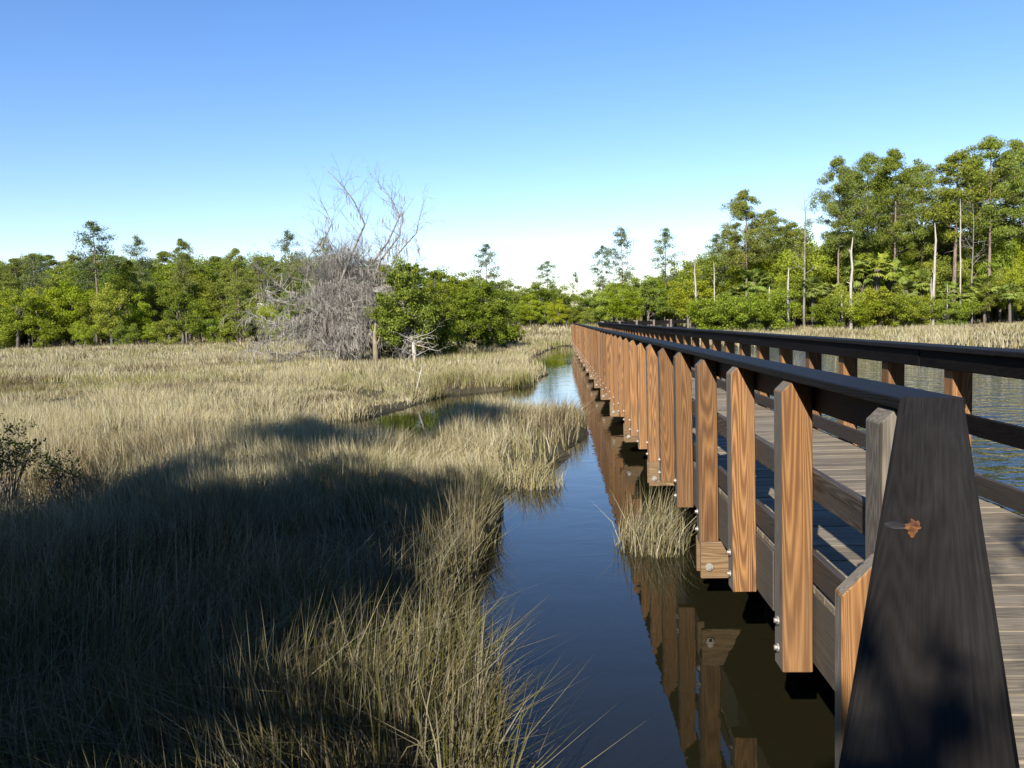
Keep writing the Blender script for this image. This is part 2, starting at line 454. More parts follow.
def railing(side):
    if side < 0: rx0, rx1, cx0, cx1, po, pi = XL1+.002, XL1+.040, 1.128, 1.312, XL0, XL1
    else: rx0, rx1, cx0, cx1, po, pi = XR0-.040, XR0-.002, 2.915, 3.099, XR1, XR0
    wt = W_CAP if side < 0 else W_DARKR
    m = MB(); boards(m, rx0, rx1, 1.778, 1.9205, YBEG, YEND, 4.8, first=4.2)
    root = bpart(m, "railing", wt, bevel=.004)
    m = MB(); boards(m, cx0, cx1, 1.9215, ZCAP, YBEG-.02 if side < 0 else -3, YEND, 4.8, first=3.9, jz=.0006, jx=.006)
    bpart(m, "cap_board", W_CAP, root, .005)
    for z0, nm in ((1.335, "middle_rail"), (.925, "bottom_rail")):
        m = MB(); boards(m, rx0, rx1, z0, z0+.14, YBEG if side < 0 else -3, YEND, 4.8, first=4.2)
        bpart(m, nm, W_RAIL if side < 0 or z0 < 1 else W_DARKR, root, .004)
    if side > 0:
        m = MB(); boards(m, rx0, rx1, 1.778, 1.9205, -3, YBEG, 5.7)
        bpart(m, "end_rail", wt, root, .004)
    # post: shared mesh, bevelled outer top corner; front face fresh, other faces weathered
    hw = .0735
    def post_mesh(bolts=True):
        s = -1 if side < 0 else 1
        b = .046
        pr = [(s*hw, .48), (s*hw, ZTOP-b), (s*(hw-b), ZTOP-.001), (-s*hw, ZTOP-.001), (-s*hw, .48)]
        mb = MB()
        n = len(pr)
        vs = [(x, -hw, z) for x, z in pr] + [(x, hw, z) for x, z in pr]
        fs = [tuple(range(n)) if s > 0 else tuple(range(n))[::-1], tuple(range(n, 2*n))[::-1] if s > 0 else tuple(range(n, 2*n))]
        mb.add(vs, fs[:1], 0); base = 0
        mb.f.append(fs[1]); mb.m.append(1)
        for i in range(n):
            j = (i+1) % n
            mb.f.append((i, n+i, n+j, j) if s > 0 else (i, j, n+j, n+i)); mb.m.append(1)
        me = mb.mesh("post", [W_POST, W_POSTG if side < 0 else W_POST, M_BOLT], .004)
        bm = bmesh.new(); bm.from_mesh(me); bmesh.ops.recalc_face_normals(bm, faces=bm.faces)
        if bolts:
            for zz in (.58, .72):
                mat = Matrix.Translation((s*(hw+.006), 0.0, zz)) @ Matrix.Rotation(R(90), 4, 'Y')
                r = bmesh.ops.create_cone(bm, cap_ends=True, segments=10, radius1=.022, radius2=.022, depth=.008, matrix=mat)
                fs_ = set(f for v in r['verts'] for f in v.link_faces)
                mat = Matrix.Translation((s*(hw+.016), 0.0, zz)) @ Matrix.Rotation(R(90), 4, 'Y')
                r = bmesh.ops.create_cone(bm, cap_ends=True, segments=6, radius1=.013, radius2=.012, depth=.014, matrix=mat)
                fs_ |= set(f for v in r['verts'] for f in v.link_faces)
                for f in fs_: f.material_index = 2
        bm.to_mesh(me); bm.free()
        return me
    me = post_mesh()
    p0 = link("post", me, root)
    xm = (po+pi)/2
    for k in range(NP + (1 if side < 0 else 3)):
        o = p0 if k == 0 else p0.copy()
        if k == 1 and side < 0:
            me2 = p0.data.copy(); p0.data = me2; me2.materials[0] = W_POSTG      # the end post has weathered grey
        if k: o.data = me; COL.objects.link(o); o.parent = root
        kk = k if side < 0 else k - 2
        yy = Y1 + STEP*(kk-1) + hw + random.uniform(-.02, .02)
        o.location = Vector((xm + random.uniform(-.006, .006), yy, random.uniform(-.02, .0))) - OFF
        o.rotation_euler = (random.uniform(-.004,.004), random.uniform(-.003,.003), random.uniform(-.03,.03))
    return root
rl = railing(-1)
rr = railing(1)

# bents under every third post: a double beam and two piles each
bent = None
for k in range(3, NP+1, 3):
    yf = Y1 + STEP*(k-1)
    if bent is None:
        m = MB(); m.box((1.078, yf-.040, .205), (3.14, yf-.002, .492)); bt = bpart(m, "support_beam", W_BEAM, bevel=.004)
        m = MB(); m.box((1.078, yf+.150, .205), (3.14, yf+.188, .492)); bt2 = bpart(m, "support_beam", W_BEAM, bevel=.004)
        bent = [(bt, [])  , (bt2, [])]
        for xx in (1.14, 3.08):
            b = MB(); b.tube([(xx, yf-.056, .30), (xx, yf-.040, .30)], [.03, .03], 12); b.tube([(xx, yf-.070, .30), (xx, yf-.05, .30)], [.016, .016], 6)
            bent[0][1].append(bpart(b, "bolt", M_BOLT, bt))
        for xx in (1.7, 2.6):
            q = MB(); q.tube([(xx, yf+.075, -1.2), (xx, yf+.075, .49)], [.11, .105], 12); bent[0][1].append(bpart(q, "pile", W_PILE, bt))
        yb = yf
    else:
        for src, kids in bent:
            c = src.copy(); COL.objects.link(c); c.location.y = src.location.y + yf - yb
            for ch in kids:
                e = ch.copy(); COL.objects.link(e); e.parent = c

# the far end turns right: a short landing with its own dark rails
far = MB()
fy = YEND + .4
fw = tag(empty("boardwalk_landing", (3.2, fy, 0)), "distant stretch of dark railing turning right at the far end of the walkway", "boardwalk")
def fpart(mb, name, mat):
    mb.v = [tuple(Vector(v) - Vector((3.2, fy, 0))) for v in mb.v]; return mb.build(name, mat, fw)
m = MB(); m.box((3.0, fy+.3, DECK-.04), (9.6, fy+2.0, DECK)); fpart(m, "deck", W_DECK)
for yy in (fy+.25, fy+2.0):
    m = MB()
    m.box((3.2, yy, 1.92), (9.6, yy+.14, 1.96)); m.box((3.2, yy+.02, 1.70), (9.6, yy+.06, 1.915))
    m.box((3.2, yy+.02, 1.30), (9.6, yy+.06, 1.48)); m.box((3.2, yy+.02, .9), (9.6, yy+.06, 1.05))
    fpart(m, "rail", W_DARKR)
    for k in range(6):
        m = MB(); x = 3.3 + k*1.22; m.box((x, yy-.1, .1), (x+.14, yy+.018, 2.03)); fpart(m, "post", W_POSTG)

# the flared end: a dark plank slopes from the last post down past the viewpoint
a = Vector((1.165, 2.65, 1.974)); bdir = Vector((-.712, -1.62, -.205)); 
def plank(mb, p0, dirv, length, wid, thk):
    t_ = dirv.normalized(); sd = t_.cross(Vector((0,0,1))).normalized(); up = sd.cross(t_).normalized()
    vs = []
    for q in (0, length):
        for u in (0, -thk):
            for s_ in (-wid/2, wid/2): vs.append(p0 + t_*q + up*u + sd*s_)
    mb.add(vs, [(0,1,3,2)[::-1],(4,5,7,6),(0,1,5,4),(2,6,7,3),(0,4,6,2),(1,3,7,5)])
def plank_obj(name, p0, dirv, length, wid, thk, mat, parent):
    """a board modelled along its own axis and then turned into place"""
    t_ = dirv.normalized(); sd = t_.cross(Vector((0,0,1))).normalized(); up = sd.cross(t_).normalized()
    m = MB(); m.box((-wid/2, 0, -thk), (wid/2, length, 0)); o = m.build(name, mat, parent, .006)
    o.matrix_local = Matrix.Translation(p0 - OFF) @ Matrix((sd, t_, up)).transposed().to_4x4()
    return o, sd, t_, up
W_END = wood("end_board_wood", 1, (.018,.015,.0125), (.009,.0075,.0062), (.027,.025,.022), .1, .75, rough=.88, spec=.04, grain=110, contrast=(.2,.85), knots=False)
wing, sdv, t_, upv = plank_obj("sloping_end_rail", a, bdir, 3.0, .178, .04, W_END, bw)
t = NT("torn_knot_wood"); n = t.noise(t.coord((60,60,60)), 1, 4, .6)
M_KNOT = t.principled(t.ramp(n, [(.35, (.05,.018,.006)), (.65, (.17,.07,.02))]), .8, .2)
rd = ray(913, 527); tt = (a - Vector((0,0,EYE))).dot(upv) / rd.dot(upv); kc = Vector((0,0,EYE)) + rd*tt
kl = kc - a; kx, ky = kl.dot(sdv), kl.dot(t_)
nsp = 26
vs = [(kx, ky, .007)]
for k in range(nsp):
    w_ = 2*math.pi*k/nsp; rr_ = .0125*(1 + random.uniform(-.3,.28)) * (1.45 if k in (6, 7) else 1)
    vs.append((kx + math.cos(w_)*rr_, ky + math.sin(w_)*rr_*3.2, .0008))
m = MB(); m.add(vs, [(0, k+1, (k+1) % nsp + 1) for k in range(nsp)])
m.build("knot", M_KNOT, wing)
t = NT("scraped_wood"); n = t.noise(t.coord((30,160,60)), 1, 4, .6)
M_SCR = t.principled(t.ramp(n, [(.42, (.012,.011,.010)), (.68, (.052,.047,.042))]), .8, .15)
m = MB(); vs = [(kx+.012, ky+.018, .0008),(kx+.03, ky+.022, .001),(kx+.047, ky+.014, .001),(kx+.05, ky-.006, .0008),(kx+.038, ky-.02, .001),(kx+.014, ky-.014, .0008)]
m.add(vs, [tuple(range(6))]); m.build("scrape", M_SCR, wing)
# its lower rail and stub post
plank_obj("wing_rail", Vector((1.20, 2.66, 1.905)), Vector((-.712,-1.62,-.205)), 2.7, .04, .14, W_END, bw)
sp = MB(); hw = .0735; cx, cy = .823, 2.2265; dep = .06
pr = [(-hw, -.3), (-hw, 1.485), (-hw+.10, 1.585), (hw, 1.585), (hw, -.3)]
vs = [(cx+x, cy, z) for x, z in pr] + [(cx+x, cy+dep, z) for x, z in pr]
sp.add(vs, [(0,4,3,2,1)], 0); sp.f.append((5,6,7,8,9)); sp.m.append(1)
for i in range(5):
    j = (i+1) % 5; sp.f.append((i, j, 5+j, 5+i)); sp.m.append(1)
so_ = bpart(sp, "stub_post", [W_POST, W_POSTG], bevel=.004)
bm = bmesh.new(); bm.from_mesh(so_.data); bmesh.ops.recalc_face_normals(bm, faces=bm.faces); bm.to_mesh(so_.data); bm.free()

# ------------------------------------------------------------------ marsh grass
def blades(P, Hh, Wd, lean, col, z=None):
    """P (n,2) roots; each blade a curved strip of three segments ending in a point"""
    n = len(P)
    z0 = (height(P) if z is None else z) - .03
    PW = P + (0 if z is None else 50.0)
    az = 9.0*vnoise(PW, 1.7, 61) + RNG.normal(0, 1.1, n)
    face = RNG.uniform(0, 2*np.pi, n)
    dx, dy = np.cos(az), np.sin(az)
    wx, wy = np.cos(face)*Wd*.5, np.sin(face)*Wd*.5
    V = np.zeros((n, 5, 3), np.float32)
    for k, (tt, ww) in enumerate(((0, 1), (.5, .8), (1, 0))):
        off = lean * Hh * (tt**1.8)
        x = P[:,0] + dx*off; y = P[:,1] + dy*off
        zz = z0 + Hh*tt*(1 - .22*lean*tt)
        if k < 2:
            V[:,2*k] = np.column_stack([x-wx*ww, y-wy*ww, zz]); V[:,2*k+1] = np.column_stack([x+wx*ww, y+wy*ww, zz])
        else: V[:,4] = np.column_stack([x, y, zz])
    b = np.arange(n)[:,None]*5
    quads = b + np.array([[0,1,3,2]]); tris = b + np.array([[2,3,4]])
    C = np.ones((n, 5, 4), np.float32)
    C[:,:,:3] = col[:,None,:]
    return V.reshape(-1,3), quads, tris, C.reshape(-1,4)

STRAW = np.array([(0.4054,0.3597,0.2277),(0.3444,0.2957,0.164),(0.2837,0.2267,0.1185),(0.4661,0.4238,0.2916)])
GREEN = np.array([(0.2097,0.2022,0.0663),(0.1572,0.1601,0.0507),(0.2446,0.2274,0.0858)])
BROWN = np.array([(0.156,0.117,0.0663),(0.1209,0.0897,0.0546)])
def grass_col(P, extra_green=0.0):
    n = len(P)
    r = RNG.random(n)
    g_ = vnoise(P, 5.5, 21)*.6 + vnoise(P, 1.3, 22)*.4
    g_ = g_ + extra_green
    c = STRAW[RNG.integers(0, 4, n)].copy()
    isg = RNG.random(n) < np.clip((g_-.46)*2.0, .05, .7)
    c[isg] = GREEN[RNG.integers(0, 3, isg.sum())]
    br = RNG.random(n) < np.clip((vnoise(P, 3.2, 23)-.62)*3, .03, .6)
    c[br] = BROWN[RNG.integers(0, 2, br.sum())]
    return c * RNG.uniform(.72, 1.18, n)[:,None]

def scatter(n, y0, y1, x_l, x_r, shore=-.05, power=1.0):
    y = y0 + (y1-y0)*RNG.random(n)**power
    x = RNG.uniform(0, 1, n)
    xl = np.interp(y, [y0, y1], x_l); xr = np.interp(y, [y0, y1], x_r)
    P = np.stack([xl + (xr-xl)*x, y], 1)
    sd = sd_land(P)
    keep = sd > shore + (vnoise(P, .9, 3)-.5)*-.3
    # thin patches and small mud openings
    den = vnoise(P, 2.4, 31)*.6 + vnoise(P, .7, 32)*.4
    keep &= RNG.random(n) < np.clip((den-.27)*4.2, .05, 1)
    return P[keep], sd[keep]

VV, QQ, TT, CC = [], [], [], []
cnt = 0
def add_blades(P, Hh, Wd, lean, col, z=None):
    global cnt
    v, q, t3, c = blades(P, Hh, Wd, lean, col, z)
    VV.append(v); QQ.append(q+cnt); TT.append(t3+cnt); CC.append(c); cnt += len(v)

def zone(n, y0, y1, xl, xr, h0, h1, wid, shore=-.05, power=1.0, leanmax=.75, green=0.0, dull=0.0):
    P, sd = scatter(n, y0, y1, xl, xr, shore, power)
    k = len(P)
    hh = RNG.uniform(h0, h1, k)**1.0 * (.42 + .62*vnoise(P, 2.6, 41) + .42*vnoise(P, .55, 42))
    lay = vnoise(P, 1.9, 43)                                   # flattened, matted patches
    leanmax = leanmax*(1 + 1.3*sstep(.58, .8, lay)); hh = hh*(1 - .45*sstep(.58, .8, lay))
    add_blades(P, hh, wid*RNG.uniform(.7, 1.4, k), RNG.random(k)**1.6*leanmax + .05, grass_col(P, green)*(1 - dull*sstep(11, 6.5, P[:,1] + 2.5*(vnoise(P, 1.2, 51)-.5)))[:,None])   # blades get darker and duller towards the near bank

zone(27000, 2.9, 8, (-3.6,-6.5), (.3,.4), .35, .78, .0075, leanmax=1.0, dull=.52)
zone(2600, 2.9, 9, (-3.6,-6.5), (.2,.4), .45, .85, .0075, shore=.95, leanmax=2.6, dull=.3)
zone(5000, 9, 22, (-6,-15), (.5,.6), .4, .7, .010, shore=.8, leanmax=2.6)
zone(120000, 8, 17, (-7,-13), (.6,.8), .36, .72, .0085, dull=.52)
zone(165000, 17, 34, (-14,-26), (1.4,1.4), .28, .54, .0135)
zone(125000, 34, 62, (-27,-46), (1.6,2), .30, .56, .026, leanmax=.6)
zone(90000, 62, 122, (-50,-92), (2,10), .35, .65, .048, leanmax=.7)
zone(30000, 120, 260, (-60,-90), (12,25), .6, 1.0, .14, leanmax=.6)
zone(95000, 40, 112, (4,4), (62,92), .35, .68, .042, leanmax=.7)
gme = np_mesh("marsh_grass", np.concatenate(VV), [np.concatenate(QQ), np.concatenate(TT)], [L_GRASS], col=np.concatenate(CC))
tag(link("marsh_grass", gme), "tan and olive cordgrass covering the salt marsh", "grass", kind='stuff')

t = NT('dead_straw'); M_STRAW = t.principled((.17,.135,.08), .8, .2)
# loose tufts that stand in the water: things one could count
def tuft(center, rx, ry, n, h0, h1, wid, label, green=.1, dull=1.0, cat="grass tuft", z=None, group=None):
    global VV, QQ, TT, CC, cnt
    th = RNG.uniform(0, 2*np.pi, n); rr2 = np.sqrt(RNG.random(n))
    L = np.stack([np.cos(th)*rr2*rx, np.sin(th)*rr2*ry], 1)
    v, q, t3, c = blades(L, RNG.uniform(h0, h1, n)*(1.1-.5*rr2), wid*RNG.uniform(.7,1.4,n), RNG.random(n)**1.4*.75+.05,
                         grass_col(L + np.array(center), green)*dull, np.full(n, 0.0))
    o = link("grass_tuft", np_mesh("grass_tuft", v, [q, t3], [L_GRASS], col=c), loc=(center[0], center[1], -.05 if z is None else z))
    return tag(o, label, cat, group)
p = on(655, 548); tuft((p.x-.02, p.y+.1), .36, .48, 620, .25, .95, .007, "rounded olive grass tuft growing against the boardwalk posts", -.15, .72)
p = on(531, 486); tuft((p.x, p.y), .45, .3, 420, .35, .75, .009, "sparse straw grass tuft standing in the creek off the bank's tip", .0)
p = on(487, 545); tuft((p.x, p.y), .16, .16, 60, .25, .5, .006, "thin wisp of grass in the blue water beside the shaded bank", .0)

# ------------------------------------------------------------------ trees: prototypes
LASTO = [None]
def leaf_quads(C, size, aspect, up=0.0, rng=RNG):
    """diamond leaves at centres C; size (n,)"""
    n = len(C)
    a = rng.normal(size=(n,3)); a[:,2] += up
    a /= np.linalg.norm(a, axis=1)[:,None]
    b = rng.normal(size=(n,3))
    if LASTO[0] is not None and len(LASTO[0]) == n:      # leaves face out of their clump
        nn = LASTO[0] + rng.normal(size=(n,3))*.75
        b = np.cross(nn, a)
    b -= (b*a).sum(1)[:,None]*a; b /= np.linalg.norm(b, axis=1)[:,None] + 1e-9
    s = size[:,None]
    V = np.stack([C - a*s*.5, C + b*s*aspect*.5, C + a*s*.5, C - b*s*aspect*.5], 1)
    return V.reshape(-1,3), (np.arange(n)[:,None]*4 + np.array([[0,1,2,3]]))

def clump_points(cs, rs, per, flat=1.0, rng=RNG):
    cs = np.asarray(cs); n = len(cs)
    d = rng.normal(size=(n, per, 3)); d /= np.linalg.norm(d, axis=2)[:,:,None]
    rad = rng.random((n, per, 1))**(1/2.2)
    o = d*rad*np.asarray(rs)[:,None,None]; o[:,:,2] *= flat
    LASTO[0] = d.reshape(-1,3)
    return (cs[:,None,:] + o).reshape(-1,3)

PROTO = {}
def crown_obj(C, size, aspect, mat, up=0.0):
    v, q = leaf_quads(C, size, aspect, up)
    return np_mesh("crown", v, [q], [mat])

def limb(mb, p, q, r0, r1, sag=.1, n=5, seg=4):
    p = Vector(p); q = Vector(q); pts = []; L = (q-p).length
    for i in range(seg+1):
        f = i/seg; x = p.lerp(q, f); x.z += sag*L*math.sin(f*math.pi)*(1 if sag else 0)
        if 0 < i < seg: x += Vector((random.uniform(-1,1), random.uniform(-1,1), random.uniform(-1,1)))*L*.04
        pts.append(x)
    mb.tube(pts, [r0+(r1-r0)*i/seg for i in range(seg+1)], n)

def broadleaf(h, r, base, seed, mat, clumps=46, per=210, leaf=.215, barkm=B_OAK, lean=.0, cr=.30):
    rg = np.random.default_rng(seed); random.seed(seed)
    cz = (h+base)/2; rz = (h-base)/2
    d = rg.normal(size=(clumps,3)); d /= np.linalg.norm(d, axis=1)[:,None]
    rad = rg.random(clumps)**.5*.85 + .1
    cs = d*rad[:,None]*np.array([r, r, rz]) + np.array([0,0,cz])
    cs[:,2] += rg.uniform(-.06,.12,clumps)*h
    cs[:,0] += (cs[:,2]-cz)*lean
    cs[:,2] = np.clip(cs[:,2], base+.2, h*1.02)
    rs = rg.uniform(.6, 1.25, clumps)*r*cr
    C = clump_points(cs, rs, per, .75, rg)
    k_ = C[:,2] > .05; C = C[k_]; LASTO[0] = LASTO[0][k_]
    cm = crown_obj(C, rg.uniform(.7,1.4,len(C))*leaf, .55, mat, .2)
    mb = MB()
    tr_ = .035*h*.5 + .05
    top = (lean*rz*.6, 0, h*.72)
    pts = [(0,0,-.4),(random.uniform(-.1,.1)*r*.3,0,h*.25),(random.uniform(-.1,.1)*r, random.uniform(-.1,.1)*r, h*.5), top]
    mb.tube(pts, [tr_*1.25, tr_, tr_*.7, tr_*.25], 7)
    for c in cs[::3]:
        f = random.uniform(.25,.6); limb(mb, (0,0,h*f*.8), c, tr_*.4, .02, .06, 4, 3)
    return cm, mb.mesh("trunk", [barkm], smooth=True)

def pine(h, r, base_frac, seed, mat, clumps=46, per=95, leaf=.42, trunk_r=.20, barkm=B_PINE, flat=.45, aspect=.30, csize=.95):
    rg = np.random.default_rng(seed); random.seed(seed)
    mb = MB()
    wob = [random.uniform(-.25,.25) for _ in range(4)]
    ax = lambda f: Vector((wob[0]*math.sin(f*3)+wob[1]*f, wob[2]*math.sin(f*2.4)+wob[3]*f, f*h))
    mb.tube([ax(f) - Vector((0,0,.4 if f == 0 else 0)) for f in np.linspace(0,1,8)], [trunk_r*(1.15-f*1.02) for f in np.linspace(0,1,8)], 7)
    cs = []; rs = []
    for k in range(clumps):
        f = base_frac + (1-base_frac)*(k+.5)/clumps + random.uniform(-.03,.03)
        f = min(f, 1.0)
        u = (f-base_frac)/(1-base_frac)
        env = math.sin(math.pi*min(1, .18+u*.80))**.8
        ln = r*env*random.uniform(.35, 1.12)
        w_ = random.uniform(0, 2*math.pi)
        p = ax(f*.97); e = p + Vector((math.cos(w_)*ln, math.sin(w_)*ln, ln*random.uniform(.0,.38)))
        limb(mb, p, e, trunk_r*.28*(1.15-f), .015, random.choice((-.06,.08)), 4, 3)
        cs.append(e); rs.append(csize*random.uniform(.6,1.25)*(.65+.5*env))
        if random.random() < .6:
            cs.append(p.lerp(e, .6)+Vector((0,0,.2))); rs.append(csize*random.uniform(.4,.8))
    for _ in range(4):
        f = random.uniform(.3, base_frac); w_ = random.uniform(0, 6.28); ln = random.uniform(.4, 1.6)
        p = ax(f); limb(mb, p, p+Vector((math.cos(w_)*ln, math.sin(w_)*ln, random.uniform(-.3,.4))), .04, .012, 0, 4, 3)
    C = clump_points([tuple(c) for c in cs], rs, per, flat, rg)
    return crown_obj(C, rg.uniform(.6,1.35,len(C))*leaf, aspect, mat, .5), mb.mesh("trunk", [barkm], smooth=True)

def cedar(h, r, seed, mat, clumps=150, per=150, leaf=.13, low=.06):
    """ragged juniper: several leaders, feathery sprays of uneven length"""
    rg = np.random.default_rng(seed); random.seed(seed)
    cs = []; rs = []
    mb = MB(); lead = []
    for k in range(4):
        w_ = random.uniform(0, 6.28); o = r*random.uniform(.0,.5) if k else 0; hh = h*(1 if k == 0 else random.uniform(.55,.92))
        top = Vector((math.cos(w_)*o, math.sin(w_)*o, hh)); lead.append(top)
        mb.tube([(0,0,-.3), top*.4 + Vector((0,0,-.1)), top*.97], [.14,.09,.015], 6)
    for k in range(clumps):
        top = random.choice(lead); f = low + (1-low)*random.random()**.8
        rr_ = r*.85*(1-f*.93)**.7*random.uniform(.15,1.2)**.8; w_ = random.uniform(0, 6.28)
        ax = top*f; c = ax + Vector((math.cos(w_)*rr_, math.sin(w_)*rr_, rr_*random.uniform(-.25,.35)))
        if c.z < h*low: continue
        cs.append(tuple(c)); rs.append(random.uniform(.16,.5)*r*.42)
        if k % 2 == 0: limb(mb, ax*.92, c, .03, .008, 0, 4, 2)
        if random.random() < .35:
            q = c + Vector((math.cos(w_), math.sin(w_), .5))*random.uniform(.2,.5); cs.append(tuple(q)); rs.append(r*.07)
    C = clump_points(cs, rs, per, 1.0, rg); k_ = C[:,2] > .05; C = C[k_]; LASTO[0] = LASTO[0][k_]
    return crown_obj(C, rg.uniform(.6,1.5,len(C))*leaf, .34, mat, .9), mb.mesh("trunk", [B_OAK], smooth=True)

def palmetto(h, seed):
    rg = np.random.default_rng(seed); random.seed(seed)
    mb = MB()
    pts = [Vector((random.uniform(-.1,.1)*f*2, 0, f*h)) for f in np.linspace(0,1,6)]; pts[0].z = -.3
    mb.tube(pts, [.17,.14,.13,.13,.15,.19], 8)
    V = []; Fq = []
    top = pts[-1]
    for k in range(46):
        w_ = random.uniform(0, 6.28); el = random.uniform(-.8, 1.35)
        d_ = Vector((math.cos(w_)*math.cos(el), math.sin(w_)*math.cos(el), math.sin(el)))
        stem = random.uniform(.4,.8); c = top + d_*stem
        sd_ = d_.cross(Vector((0,0,1))); sd_ = sd_.normalized() if sd_.length > .1 else Vector((1,0,0))
        up_ = sd_.cross(d_)
        for j in range(11):
            a_ = (j-5)/5*1.25
            e = (d_*math.cos(a_) + sd_*math.sin(a_) - Vector((0,0,.18*abs(a_)+.15))).normalized()
            ln = random.uniform(.42,.66); wv = up_.cross(e).normalized()*.05 + up_*.01
            b = len(V); m_ = c + e*ln*.5
            V += [c, m_+wv, c+e*ln-Vector((0,0,.12)), m_-wv]; Fq.append((b,b+1,b+2,b+3))
        b = len(V); V += [top-sd_*.015, top+sd_*.015, c+sd_*.012, c-sd_*.012]; Fq.append((b,b+1,b+2,b+3))
    cm = np_mesh("crown", np.array([tuple(v) for v in V]), [np.array(Fq)], [L_PALM])
    return cm, mb.mesh("trunk", [B_PALM], smooth=True)

def grow(mb, p, d_, length, r0, depth, droop=.0, n=4, spread=.9, twig=3):
    """recursive bare branch"""
    pts = [Vector(p)]; seg = 4; dd = Vector(d_).normalized(); rad = [r0]
    for i in range(seg):
        dd = (dd + Vector((random.uniform(-1,1), random.uniform(-1,1), random.uniform(-1,1)-droop*2))*.22).normalized()
        pts.append(pts[-1] + dd*length/seg); rad.append(r0*(1-.75*(i+1)/seg))
    mb.tube(pts, rad, n)
    if depth <= 0: return
    for _ in range(twig):
        i = random.randint(1, seg); q = pts[i]
        nd = (dd + Vector((random.uniform(-1,1), random.uniform(-1,1), random.uniform(-.8,.9)-droop))*spread).normalized()
        grow(mb, q, nd, length*random.uniform(.4,.7), rad[i]*.6+.002, depth-1, droop, 3, spread, twig)

def bare_tree(h, seed, barkm, r0=.16, branches=16, start=.35, L=.22, depth=2):
    random.seed(seed); mb = MB(); ax = []
    x = Vector((0,0,-.3))
    for i in range(7):
        ax.append(Vector((random.uniform(-.1,.1)*i*.5, random.uniform(-.1,.1)*i*.5, h*i/6 - (.3 if i == 0 else 0))))
    mb.tube(ax, [r0*(1.1-i/6.3) for i in range(7)], 6)
    br = MB()
    for k in range(branches):
        f = start + (1-start)*random.random(); i = min(int(f*6), 5); p = ax[i].lerp(ax[i+1], f*6-i); w_ = random.uniform(0,6.28)
        grow(br, p, (math.cos(w_), math.sin(w_), random.uniform(.1,.9)), h*L*random.uniform(.5,1.1)*(1.25-f*.6), r0*.35*(1.15-f), depth, 0, 4, .8, 3)
    return br.mesh("branches", [barkm]), mb.mesh("trunk", [barkm], smooth=True)

def snag(h, seed, r0=.2):
    random.seed(seed); mb = MB(); lx_ = random.uniform(-.12,.12)
    pts = [Vector((lx_*i + random.uniform(-.05,.05)*i*.5, random.uniform(-.05,.05)*i*.5, h*i/6)) for i in range(7)]; pts[0].z = -.3
    mb.tube(pts, [r0*(1.1-.09*i) for i in range(6)]+[r0*.18], 7)
    for _ in range(3):
        i = random.randint(3,5); w_ = random.uniform(0,6.28)
        limb(mb, pts[i], pts[i]+Vector((math.cos(w_)*.5, math.sin(w_)*.5, random.uniform(.1,.6))), .05, .015, 0, 4, 2)
    return mb.mesh("trunk", [B_DEAD], smooth=True)

BRO = [broadleaf(9, 3.0, 1.0, 101+i, (L_BROAD, L_LIME, L_BROAD, L_LIME)[i], lean=random.uniform(-.1,.1)) for i in range(4)]
OAK = [broadleaf(11, 3.4, 3.0, 131+i, L_BROAD, clumps=46, per=200, leaf=.22) for i in range(3)]
BUSH = [broadleaf(4.5, 2.4, .0, 151+i, (L_BROAD, L_BROAD, L_LIME)[i], clumps=36, per=190, leaf=.18) for i in range(3)]
PIN = [pine(18, 3.2, .52, 201+i, L_PINE, clumps=58, per=170, leaf=.26, flat=.6) for i in range(4)]
PINW = [pine(20, 4.6, .45, 221+i, L_PINE, clumps=84, per=190, csize=1.05, leaf=.26, flat=.6) for i in range(3)]
PINS = [pine(17, 2.7, .48, 241+i, L_BLUE, clumps=64, per=60, leaf=.24, csize=.8, flat=.8, aspect=.35, trunk_r=.13) for i in range(3)]
PAL = [palmetto(3.6, 261+i) for i in range(2)]
CED = [cedar(5.5, 2.3, 281+i, L_CEDAR, low=(.22,.06,.06)[i]) for i in range(3)]
BARE = [bare_tree(13, 301+i, B_DEADG) for i in range(2)]
SNAG = [snag(6, 321+i) for i in range(5)]
H0 = {}
def hz(px): return VP[1] - .025*(px-VP[0])

def gz(x, y): return float(height(np.array([[x, y]]))[0])

def plant(name, proto, px, d, top, label, cat, group=None, native=None, wide=1.0, rot=None, partname="crown"):
    """copy a prototype so that it stands at picture column px, d metres away and its top reaches picture row top"""
    p = at(px, hz(px), d); z = gz(p.x, p.y)
    hh = (hz(px)-top)/F*d + EYE - z
    s = hh/native
    o = empty(name, (p.x, p.y, z)); tag(o, label, cat, group)
    o.scale = (s*wide, s*wide, s); o.rotation_euler.z = random.uniform(0, 6.28) if rot is None else rot
    if isinstance(proto, tuple):
        link(partname, proto[0], o); link("trunk", proto[1], o)
    return o

random.seed(99)
